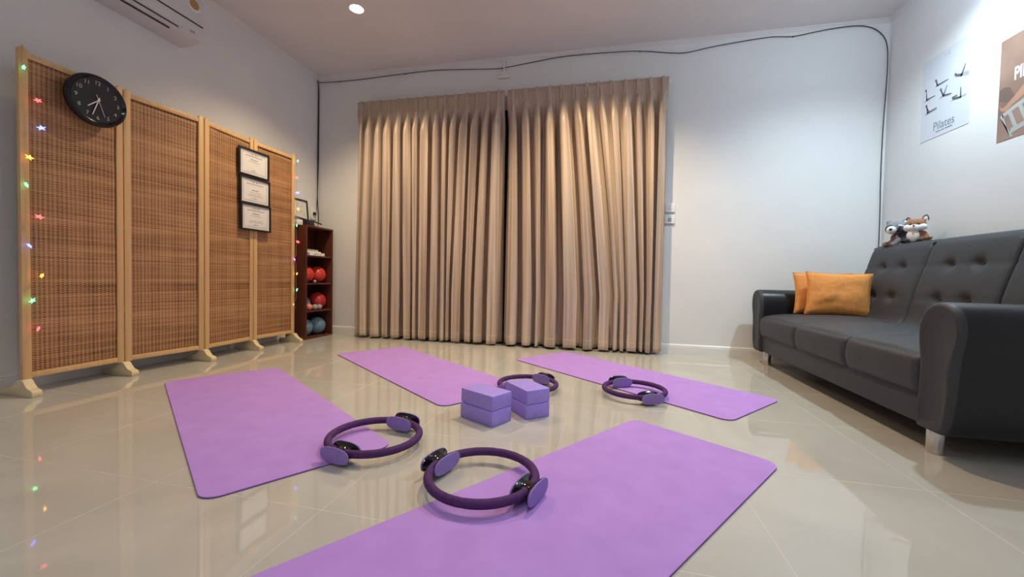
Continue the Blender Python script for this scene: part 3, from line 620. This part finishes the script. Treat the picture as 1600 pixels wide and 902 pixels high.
PY2, PZ2 = 2.772, 1.828
p2 = empty('photo_poster', (XR, PY2, PZ2), 0, 'brown photographic poster with white capital lettering at the right edge', 'poster')
bm = bmesh.new(); box(bm, -.002, -.0006, -.21, .21, -.294, .294); pp = obj('sheet', bm, M['brownprint'], p2, smooth=False)
sub = lambda pts: [(y-PY2, z-PZ2) for y, z in pts]
bm = bmesh.new(); quad_poly(bm, sub([(2.83, 2.12), (2.565, 2.12), (2.565, 2.0), (2.72, 1.99), (2.80, 2.04)]), -.0022); obj('wall_print', bm, M['lightbrown'], pp, smooth=False)
bm = bmesh.new(); quad_poly(bm, sub([(2.9782, 1.835), (2.95, 1.845), (2.9182, 1.8352), (2.8851, 1.7721), (2.9233, 1.75), (2.9778, 1.7731)]), -.0023)
quad_poly(bm, sub([(2.8742, 1.905), (2.8448, 1.9323), (2.78, 1.95), (2.72, 1.90), (2.72, 1.80), (2.80, 1.80), (2.8421, 1.8842)]), -.0023); obj('hair_print', bm, M['darkprint'], pp, smooth=False)
bm = bmesh.new(); quad_poly(bm, sub([(2.9800, 1.7513), (2.9574, 1.7251), (2.9373, 1.7316), (2.8851, 1.7721), (2.8381, 1.8122), (2.74, 1.86), (2.66, 1.80), (2.72, 1.77), (2.8349, 1.7547), (2.8923, 1.7274), (2.9304, 1.6995), (2.9618, 1.7121)]), -.0025)
obj('arm_print', bm, M['skinprint'], pp, smooth=False)
bm = bmesh.new(); quad_poly(bm, sub([(2.9682, 1.68), (2.9503, 1.6907), (2.9015, 1.5431), (2.8818, 1.5412)][::-1]), -.0026)
quad_poly(bm, sub([(2.9550, 1.6907), (2.8807, 1.72), (2.60, 1.80), (2.60, 1.775), (2.879, 1.695), (2.95, 1.668)]), -.0026)
for k in range(5): quad_poly(bm, sub([(2.925-.06*k, 1.70+.012*k), (2.905-.06*k, 1.706+.012*k), (2.862-.06*k, 1.60+.012*k), (2.882-.06*k, 1.594+.012*k)]), -.0027)
quad_poly(bm, sub([(2.90, 1.59), (2.59, 1.66), (2.59, 1.63), (2.90, 1.56)]), -.0028); obj('bench_print', bm, M['greyprint'], pp, smooth=False)
bm = bmesh.new(); text_mesh(bm, 'PILATES', .100, (-.0030, 2.894-PY2, 1.892-PZ2), (0, -1, 0), (0, 0, 1), depth=.0002, bold=.0028, xs=.62, align='LEFT'); obj('lettering', bm, M['print_and_glint'], pp, smooth=False)

# ------------------------------------------------------------------ yoga mats
def mat_thing(cx, cy, th, label):
    L_, W_, r = 1.722, .61, .055; bm = bmesh.new()
    def outline(ins):
        pts = []
        for sx_, sy_, a0 in ((1, 1, 0), (-1, 1, PI/2), (-1, -1, PI), (1, -1, 1.5*PI)):
            for k in range(9):
                a = a0+k*PI/16; pts.append((sx_*(L_/2-r)+(r-ins)*math.cos(a), sy_*(W_/2-r)+(r-ins)*math.sin(a)))
        return pts
    levels = [(0, 0, 1), (0, .0032, 1), (0, .0033, 0), (0, .0058, 0), (.0012, .0066, 0)]; rings = []
    for ins, z, mi in levels: rings.append([bm.verts.new((x, y, z)) for x, y in outline(ins)])
    n = len(rings[0])
    for (A, B, lv_) in zip(rings, rings[1:], levels[1:]):
        for i in range(n): bm.faces.new((A[i], A[(i+1) % n], B[(i+1) % n], B[i])).material_index = lv_[2]
    bm.faces.new(rings[0][::-1]).material_index = 1; bm.faces.new(rings[-1])
    o = obj('yoga_mat', bm, [M['mat_top'], M['mat_under']], None, ang=30); o.location = (cx, cy, 0); o.rotation_euler = (0, 0, th)
    return tag(o, label, 'yoga mat', 'purple yoga mats')
mat_thing(-1.6808, 1.6611, 2.55263, 'purple yoga mat nearest the bamboo screen')
mat_thing(-1.3022, 2.6836, 2.50027, 'purple yoga mat lying below the left curtain, behind the foam blocks')
mat_thing(.1564, 2.9018, 2.44376, 'purple yoga mat reaching from the right curtain towards the sofa')
mat_thing(-.0837, 1.1350, .9576, 'largest looking purple yoga mat in the foreground cut by the bottom edge')

# ------------------------------------------------------------------ foam blocks
def block(cx, cy, z, th, label):
    bm = bmesh.new(); box(bm, -.1065, .1065, -.0665, .0665, 0, .0695, bev=.0055, seg=2)
    o = obj('yoga_block', bm, M['block'], None, ang=30); o.location = (cx, cy, z); o.rotation_euler = (0, 0, th)
    return tag(o, label, 'yoga block', 'purple foam blocks')
t1 = math.radians(-27.5)
block(-.533, 1.836, 0, t1, 'lower purple foam block of the left pair'); block(-.533, 1.842, .0700, t1-.02, 'upper purple foam block of the left pair')
t2 = math.radians(131)
block(-.360, 1.987, 0, t2, 'lower purple foam block of the right pair'); block(-.362, 1.990, .0700, t2+.035, 'upper purple foam block of the right pair in front of the ring')

# ------------------------------------------------------------------ pilates rings
def ring_proto():
    t = empty('pilates_ring', (0, 0, 0)); Rm, rt_ = .172, .0142
    bm = bmesh.new(); pts = [(Rm*math.cos(2*PI*k/96), Rm*math.sin(2*PI*k/96), 0) for k in range(96)]
    tube(bm, pts, [rt_*(1-.05*(1 if k in (20, 28, 68, 76) else 0)) for k in range(96)], 16, closed=True); obj('foam_hoop', bm, M['ring_foam'], t, ang=180)
    def oval(n, a, b_, e=2.6): return [(math.copysign(abs(math.cos(q))**(2/e), math.cos(q))*a, math.copysign(abs(math.sin(q))**(2/e), math.sin(q))*b_) for q in [2*PI*i/n for i in range(n)]]
    for s in (1, -1):
        hb = empty('handle', (s*Rm, 0, 0), 0 if s > 0 else PI); hb.parent = t
        # shell: two slim curved plates joined by a narrow clamp round the hoop
        bm = bmesh.new(); secs = [(-.0285, .060, .023), (-.0265, .066, .029), (-.0225, .064, .027), (-.0175, .036, .021), (-.010, .027, .0185), (0, .026, .018), (.010, .027, .0185), (.0175, .036, .021), (.0225, .064, .027), (.0265, .066, .029), (.0285, .060, .023)]; rs = []
        for x_, a, b_ in secs: rs.append([bm.verts.new((x_ , y_, z_)) for y_, z_ in oval(36, a, b_)])
        for A, B in zip(rs, rs[1:]):
            for i in range(36): bm.faces.new((A[i], A[(i+1) % 36], B[(i+1) % 36], B[i]))
        bm.faces.new(rs[0]); bm.faces.new(rs[-1][::-1])
        sh = obj('handle_shell', bm, M['black_gloss'], t); sh.location = (s*Rm, 0, 0)
        bpy.data.objects.remove(hb)
        for q in (-1, 1):
            bm = bmesh.new(); ss = [(q*.0275, .0655, .0285), (q*.0300, .0670, .0300), (q*.0325, .0655, .0285), (q*.0332, .060, .024)]; rs = [[bm.verts.new((x_, y_, z_)) for y_, z_ in oval(36, a, b_)] for x_, a, b_ in ss]
            for A, B in zip(rs, rs[1:]):
                for i in range(36): bm.faces.new((A[i], A[(i+1) % 36], B[(i+1) % 36], B[i]))
            bm.faces.new(rs[0]); bm.faces.new(rs[-1][::-1])
            obj('pad', bm, M['pad'], sh)
    return t
rp_ = ring_proto()
RG = [(-.87, 1.426, .0385, -101, 'dark purple pilates ring half on the mat by the screen'), (-.366, 1.233, .0400, -17, 'dark purple pilates ring on the foreground mat, largest in view'),
      (.194, 2.446, .0385, -65, 'dark purple pilates ring on the mat by the sofa'), (-.43, 2.386, .0370, -115, 'dark purple pilates ring partly hidden behind the foam blocks')]
for i, (x, y, z, a, lab) in enumerate(RG):
    o = rp_ if i == 0 else copy_tree(rp_)
    o.location = (x, y, z); o.rotation_euler = (0, 0, math.radians(a)); tag(o, lab, 'exercise ring', 'pilates rings')

# ------------------------------------------------------------------ sofa
SX, SY = 1.75, 2.8
sofa = empty('sofa', (SX, SY, 0), 0, 'charcoal three seat sofa with tufted back and chrome feet', 'sofa')
Y0, Y1 = 1.955, 3.665           # inner faces of the arms
def rel(pts): return pts
# base rail
bm = bmesh.new(); box(bm, 1.285-SX, 2.10-SX, Y0-.02-SY, Y1+.02-SY, .112, .245, bev=.01, seg=3); obj('base', bm, M['sofa'], sofa)
# arms: rolled profile in y-z, extruded along x with rounded front edge
def arm(side):
    ysurf = Y1 if side > 0 else Y0
    prof = [(0, .108), (0, .24), (-.002, .38), (-.010, .46), (-.008, .53), (.012, .580), (.048, .610), (.090, .618), (.135, .608), (.170, .575), (.184, .525), (.180, .475), (.168, .420), (.160, .34), (.152, .25), (.138, .16), (.120, .118), (.105, .108)]
    pts = [(SGN*u, v) for SGN in (side,) for u, v in [tuple(p) for p in smoothp(prof, 4, closed=False)]]
    bm = bmesh.new(); cx_ = sum(p[0] for p in pts)/len(pts); cz_ = .36; rings = []
    secs = [(1.266, .045, 0), (1.259, .022, 0), (1.261, .010, 0), (1.270, .003, 0), (1.285, 0, 1), (1.5, 0, 1), (1.8, 0, 1), (2.05, 0, 1), (2.10, .01, 1)]
    for x, ins, mi in secs:
        r_ = []
        for u, v in pts:
            du, dv = cx_-u, cz_-v; L_ = math.hypot(du, dv); r_.append(bm.verts.new((x-SX, ysurf-SY+u+du/L_*ins, v+dv/L_*ins)))
        rings.append(r_)
    n = len(pts)
    for j, (A, B) in enumerate(zip(rings, rings[1:])):
        for i in range(n): bm.faces.new((A[i], A[(i+1) % n], B[(i+1) % n], B[i])).material_index = 1 if secs[j][2] else 0
    bm.faces.new(rings[0][::-1]).material_index = 0; bm.faces.new(rings[-1]).material_index = 1
    o = obj('arm', bm, [M['sofa'], M['leather']], sofa, ang=50)
arm(1); arm(-1)
bm = bmesh.new(); box(bm, 1.30-SX, 1.325-SX, Y1+.148-SY, Y1+.168-SY, .325, .365, bev=.002); obj('label_tag', bm, M['black'], sofa)
# seat cushions
def soft_grid(nu, nv, fn, back_fn=None):
    bm = bmesh.new(); g = [[bm.verts.new(fn(i/nu, j/nv)) for i in range(nu+1)] for j in range(nv+1)]
    for j in range(nv):
        for i in range(nu): bm.faces.new((g[j][i], g[j][i+1], g[j+1][i+1], g[j+1][i]))
    return bm, g
CY = [(Y0+.006, 2.470), (2.474, 3.043), (3.047, Y1-.006)]
for k, (a, b_) in enumerate(CY):
    # section in x-z: front bottom -> front top rounded -> top rear, swept along y with pillowed ends
    sec = smoothp([(1.30, .236), (1.272, .245), (1.258, .30), (1.260, .36), (1.275, .392), (1.32, .412), (1.45, .428), (1.62, .440), (1.78, .440), (1.90, .430), (1.98, .415), (2.0, .30), (1.98, .236)], 5)
    nv = 28; bm = bmesh.new(); rings = []
    ctr = Vector((1.6, .34))
    for j in range(nv+1):
        t_ = j/nv; y = a+(b_-a)*t_
        e_ = min(t_, 1-t_)*(b_-a); ins = .016*max(0, 1-e_/.022)**2; puff = .008*math.sin(PI*t_)
        r_ = []
        for p in sec:
            d = ctr-Vector((p[0], p[1])); d_ = d.normalized()
            up_ = puff if p[1] > .40 else 0
            fr = -.006*math.sin(PI*t_) if p[0] < 1.27 else 0
            wr = .0022*noise.noise(Vector((p[0]*7, y*9, p[1]*12+k*5)))
            r_.append(bm.verts.new((p[0]+d_.x*ins+fr+wr-SX, y-SY, p[1]+d_.y*ins+up_+wr)))
        rings.append(r_)
    n = len(sec)
    for A, B in zip(rings, rings[1:]):
        for i in range(n): bm.faces.new((A[i], A[(i+1) % n], B[(i+1) % n], B[i]))
    bm.faces.new(rings[0][::-1]); bm.faces.new(rings[-1])
    obj('seat_cushion', bm, M['sofa'], sofa, ang=60)
# back cushions with buttoned tufts
BYS = [(Y0-.055, 2.470), (2.474, 3.043), (3.047, Y1-.045)]
tufts_z = (.60, .805)
for k, (a, b_) in enumerate(BYS):
    sec = smoothp([(1.80, .40), (1.868, .46), (1.903, .60), (1.935, .72), (1.966, .82), (1.990, .90), (2.010, .945), (2.045, .972), (2.09, .975), (2.125, .95), (2.145, .88), (2.15, .70), (2.15, .40)], 6)
    nv = 40; cy = (a+b_)/2; ty_ = (cy-.095, cy+.095)
    bm = bmesh.new(); rings = []
    for j in range(nv+1):
        t_ = j/nv; y = a+(b_-a)*t_; e_ = min(t_, 1-t_)*(b_-a); r_ = []
        for i, p in enumerate(sec):
            x, z = p[0], p[1]; front = 1 if i < len(sec)*.52 else 0
            edge = max(0, 1-e_/.022)**2
            x2 = x + (edge*.018 if front else -edge*.01); z2 = z - (edge*.008 if z > .93 else 0)
            if front:
                for ty in ty_:
                    for tz in tufts_z:
                        d2 = ((y-ty)/.032)**2 + ((z-tz)/.026)**2
                        x2 += .030*math.exp(-d2**.8)
                for tz in tufts_z: x2 += .003*math.exp(-((z-tz)/.008)**2)
                x2 -= .005*math.sin(PI*t_)*abs(math.sin(PI*(z-.40)/.2)) if .42 < z < .95 else 0
            r_.append(bm.verts.new((x2-SX, y-SY, z2)))
        rings.append(r_)
    n = len(sec)
    for A, B in zip(rings, rings[1:]):
        for i in range(n): bm.faces.new((A[i], A[(i+1) % n], B[(i+1) % n], B[i]))
    bm.faces.new(rings[0][::-1]); bm.faces.new(rings[-1])
    bc = obj('back_cushion', bm, M['sofa'], sofa, ang=60)
    for ty in ty_:
        for tz in tufts_z:
            bm = bmesh.new(); xs = 1.903+(tz-.60)*.30+.026
            sphere(bm, (0, 0, 0), .011, .5, 1, 1, seg=14); bt = obj('button', bm, M['sofa'], bc); bt.location = (xs-SX, ty-SY, tz)
# legs
for x, y in ((1.338, 1.966), (1.338, 3.690), (2.02, 1.966), (2.02, 3.690)):
    bm = bmesh.new(); cyl(bm, (0, 0, .056), .0285, .112, seg=32, bev=.002); l_ = obj('leg', bm, M['chrome'], sofa, ang=30); l_.location = (x-SX, y-SY, 0)

# ------------------------------------------------------------------ orange cushions
def cushion(loc, w_, h_, rot, label, seed):
    n = 26; bm = bmesh.new(); rnd = random.Random(seed); T_ = .052; sides = []
    for s in (1, -1):
        g = []
        for j in range(n+1):
            row = []
            for i in range(n+1):
                u, v_ = i/n*2-1, j/n*2-1
                pin = .075*(1-abs(u)**2)*abs(v_)**3, .075*(1-abs(v_)**2)*abs(u)**3
                x = u*w_/2*(1-pin[1]*1.1); z = v_*h_/2*(1-pin[0]*1.1)
                q = (max(0, 1-u*u)*max(0, 1-v_*v_))**.5
                wr = (.011*noise.noise(Vector((u*1.6+seed, v_*1.9, s))) + .0035*noise.noise(Vector((u*5+seed, v_*6, s))))*q + .004*math.sin(9*(abs(u)+abs(v_)))*max(0, abs(u)+abs(v_)-1.1)*q
                row.append(bm.verts.new((x, s*(T_*q+wr), z)))
            g.append(row)
        for j in range(n):
            for i in range(n): bm.faces.new((g[j][i], g[j][i+1], g[j+1][i+1], g[j+1][i]))
        sides.append(g)
    bmesh.ops.remove_doubles(bm, verts=bm.verts, dist=1e-5)
    o = obj('throw_pillow', bm, M['orange'], None, ang=100); o.location = loc; o.rotation_euler = rot
    tag(o, label, 'cushion', 'orange cushions')
    bm = bmesh.new(); pts = []
    for u, v_ in [(i/12*2-1, -1) for i in range(12)] + [(1, i/12*2-1) for i in range(12)] + [(1-i/12*2, 1) for i in range(12)] + [(-1, 1-i/12*2) for i in range(12)]:
        pts.append((u*w_/2*(1-.0825*(1-v_**2)*abs(u)**3), 0, v_*h_/2*(1-.0825*(1-u**2)*abs(v_)**3)))
    tube(bm, pts, .0022, 6, closed=True); obj('seam', bm, M['orange'], o)
cushion((1.675, 3.600, .603), .415, .322, (math.radians(-7), 0, math.radians(2)), 'orange cushion leaning on the sofa arm behind the other', 1)
cushion((1.706, 3.455, .603), .405, .325, (math.radians(-8), math.radians(1.5), math.radians(-12)), 'orange cushion in front on the sofa seat', 5)

# ------------------------------------------------------------------ plush toys on the sofa back
M['rac_grey'] = noisy(mat('grey_plush', (.22, .24, .26), .95), (.17, .19, .21), (.30, .33, .36), 90, 3, bump=.6, dist=.003)
M['rac_dark'] = noisy(mat('dark_plush', (.05, .05, .065), .95), (.04, .04, .052), (.075, .075, .09), 90, 3, bump=.6, dist=.003)
M['rac_brown'] = noisy(mat('grey_brown_plush', (.17, .14, .14), .95), (.14, .11, .11), (.23, .19, .19), 90, 3, bump=.6, dist=.003)
M['cream'] = noisy(mat('cream_plush', (.75, .70, .64), .95), (.68, .63, .58), (.80, .76, .71), 90, 3, bump=.6, dist=.003)
M['whiteplush'] = noisy(mat('white_plush', (.8, .8, .8), .95), (.74, .74, .75), (.85, .85, .85), 90, 3, bump=.6, dist=.003)
M['fox'] = noisy(mat('fox_plush', (.42, .15, .055), .95), (.27, .125, .07), (.38, .19, .11), 90, 3, bump=.6, dist=.003)
M['tan'] = noisy(mat('tan_plush', (.42, .28, .18), .95), (.26, .19, .13), (.36, .27, .20), 90, 3, bump=.6, dist=.003)
def blob(name, m, parent, parts, remesh=.0045):
    """one continuous skin over overlapping ellipsoids and limbs"""
    bm = bmesh.new()
    for p in parts:
        if p[0] == 's': sphere(bm, p[1], 1, *p[2], rot=p[3] if len(p) > 3 else None, seg=20)
        else: tube(bm, smoothp(p[1], 4), [p[2]+(p[3]-p[2])*i/(len(p[1])*4-4) for i in range(len(p[1])*4-3)], 12)
    o = obj(name, bm, m, parent, ang=180)
    if remesh:
        r = o.modifiers.new('skin', 'REMESH'); r.mode = 'VOXEL'; r.voxel_size = remesh; r.use_smooth_shade = True
        sm = o.modifiers.new('smooth', 'SMOOTH'); sm.iterations = 4; sm.factor = .5
    return o
Rz = lambda d: Matrix.Rotation(math.radians(d), 3, 'Z'); Rx = lambda d: Matrix.Rotation(math.radians(d), 3, 'X'); Ry = lambda d: Matrix.Rotation(math.radians(d), 3, 'Y')
# local frame: -y is the facing direction, z up; head turned towards the room
rac = empty('raccoon_plush', (2.100, 3.478, .974), math.radians(-30), 'grey plush raccoon lying on the sofa back by the corner', 'plush toy')
blob('body', M['rac_dark'], rac, [('s', (.045, .012, .040), (.068, .040, .040)), ('s', (.0, .0, .05), (.045, .036, .042)), ('t', [(-.01, -.01, .03), (.05, -.034, .016), (.085, -.045, .012)], .017, .012)])
blob('front_leg', M['rac_brown'], rac, [('s', (-.022, -.012, .040), (.030, .026, .035)), ('t', [(-.02, -.012, .035), (-.052, -.016, .006), (-.088, -.018, .0)], .021, .015), ('t', [(-.01, -.022, .03), (-.03, -.040, .004), (-.05, -.055, -.006)], .018, .013)])
hd = blob('head', M['rac_grey'], rac, [('s', (-.012, -.006, .105), (.052, .042, .043)), ('s', (-.045, -.006, .138), (.016, .009, .017), Ry(-25)), ('s', (.030, .0, .142), (.018, .009, .020), Ry(28)), ('s', (.022, -.02, .092), (.026, .022, .022))])
hd.location = (-.014, -.004, .004)
blob('mask', M['rac_dark'], hd, [('s', (-.032, -.034, .093), (.034, .015, .032)), ('s', (.014, -.034, .090), (.027, .016, .022), Ry(22))])
blob('muzzle', M['whiteplush'], hd, [('s', (-.034, -.046, .086), (.026, .024, .027))])
blob('brow', M['whiteplush'], hd, [('s', (.010, -.041, .112), (.020, .009, .007), Ry(22)), ('s', (.032, -.030, .100), (.014, .010, .010), Ry(30))])
blob('nose', M['black'], hd, [('s', (-.038, -.069, .090), (.0085, .006, .0075))], 0)
blob('ear_lining', M['whiteplush'], hd, [('s', (-.045, -.013, .135), (.009, .005, .010), Ry(-25)), ('s', (.030, -.008, .139), (.011, .005, .013), Ry(28))])
blob('eye', M['black'], hd, [('s', (-.044, -.051, .104), (.0045, .0045, .0045))], 0); blob('eye', M['black'], hd, [('s', (.002, -.050, .101), (.0045, .0045, .0045))], 0)
rac.scale = (1.13, 1.13, 1.13)
fx = empty('fox_plush', (2.095, 3.335, .977), math.radians(-40), 'ginger and cream plush fox sitting on the sofa back', 'plush toy')
blob('body', M['fox'], fx, [('s', (.0, .004, .05), (.044, .036, .058)), ('s', (.022, .01, .03), (.036, .036, .036)), ('t', [(.035, .0, .07), (.052, -.006, .045), (.055, -.012, .02)], .017, .013)])
blob('tail', M['tan'], fx, [('t', [(.03, .03, .02), (.062, .024, .022), (.074, .008, .04)], .017, .012)])
blob('belly', M['cream'], fx, [('s', (-.008, -.028, .046), (.034, .018, .045))])
hd = blob('head', M['fox'], fx, [('s', (0, -.006, .125), (.054, .042, .038)), ('t', [(-.030, -.002, .145), (-.036, -.002, .160), (-.040, -.002, .172)], .016, .004), ('t', [(.030, -.002, .145), (.042, -.002, .163), (.050, -.002, .180)], .021, .004)])
blob('cheeks', M['whiteplush'], hd, [('s', (-.030, -.022, .100), (.030, .026, .027)), ('s', (.032, -.020, .104), (.030, .026, .025)), ('s', (0, -.034, .100), (.032, .022, .026))])
blob('nose', M['black'], hd, [('s', (-.002, -.062, .110), (.006, .005, .005))], 0)
blob('eye', M['black'], hd, [('s', (-.020, -.044, .124), (.005, .005, .005))], 0); blob('eye', M['black'], hd, [('s', (.019, -.044, .126), (.005, .005, .005))], 0)
for pth in ([(-.050, -.003, .155), (-.044, -.004, .170), (-.038, -.004, .174), (-.028, -.004, .164)], [(.030, -.004, .168), (.046, -.004, .183), (.054, -.004, .182), (.061, -.004, .164), (.060, -.004, .148)]):
    bm = bmesh.new(); tube(bm, smoothp(pth, 4), .0032, 6); obj('ear_edge', bm, M['rac_dark'], hd)
blob('ear_lining', M['whiteplush'], hd, [('s', (.047, -.012, .160), (.010, .006, .016), Ry(15))])
blob('paw', M['rac_dark'], fx, [('t', [(-.03, -.02, .02), (-.034, -.046, .008)], .015, .013), ('t', [(.026, -.02, .02), (.032, -.046, .008)], .015, .013)])
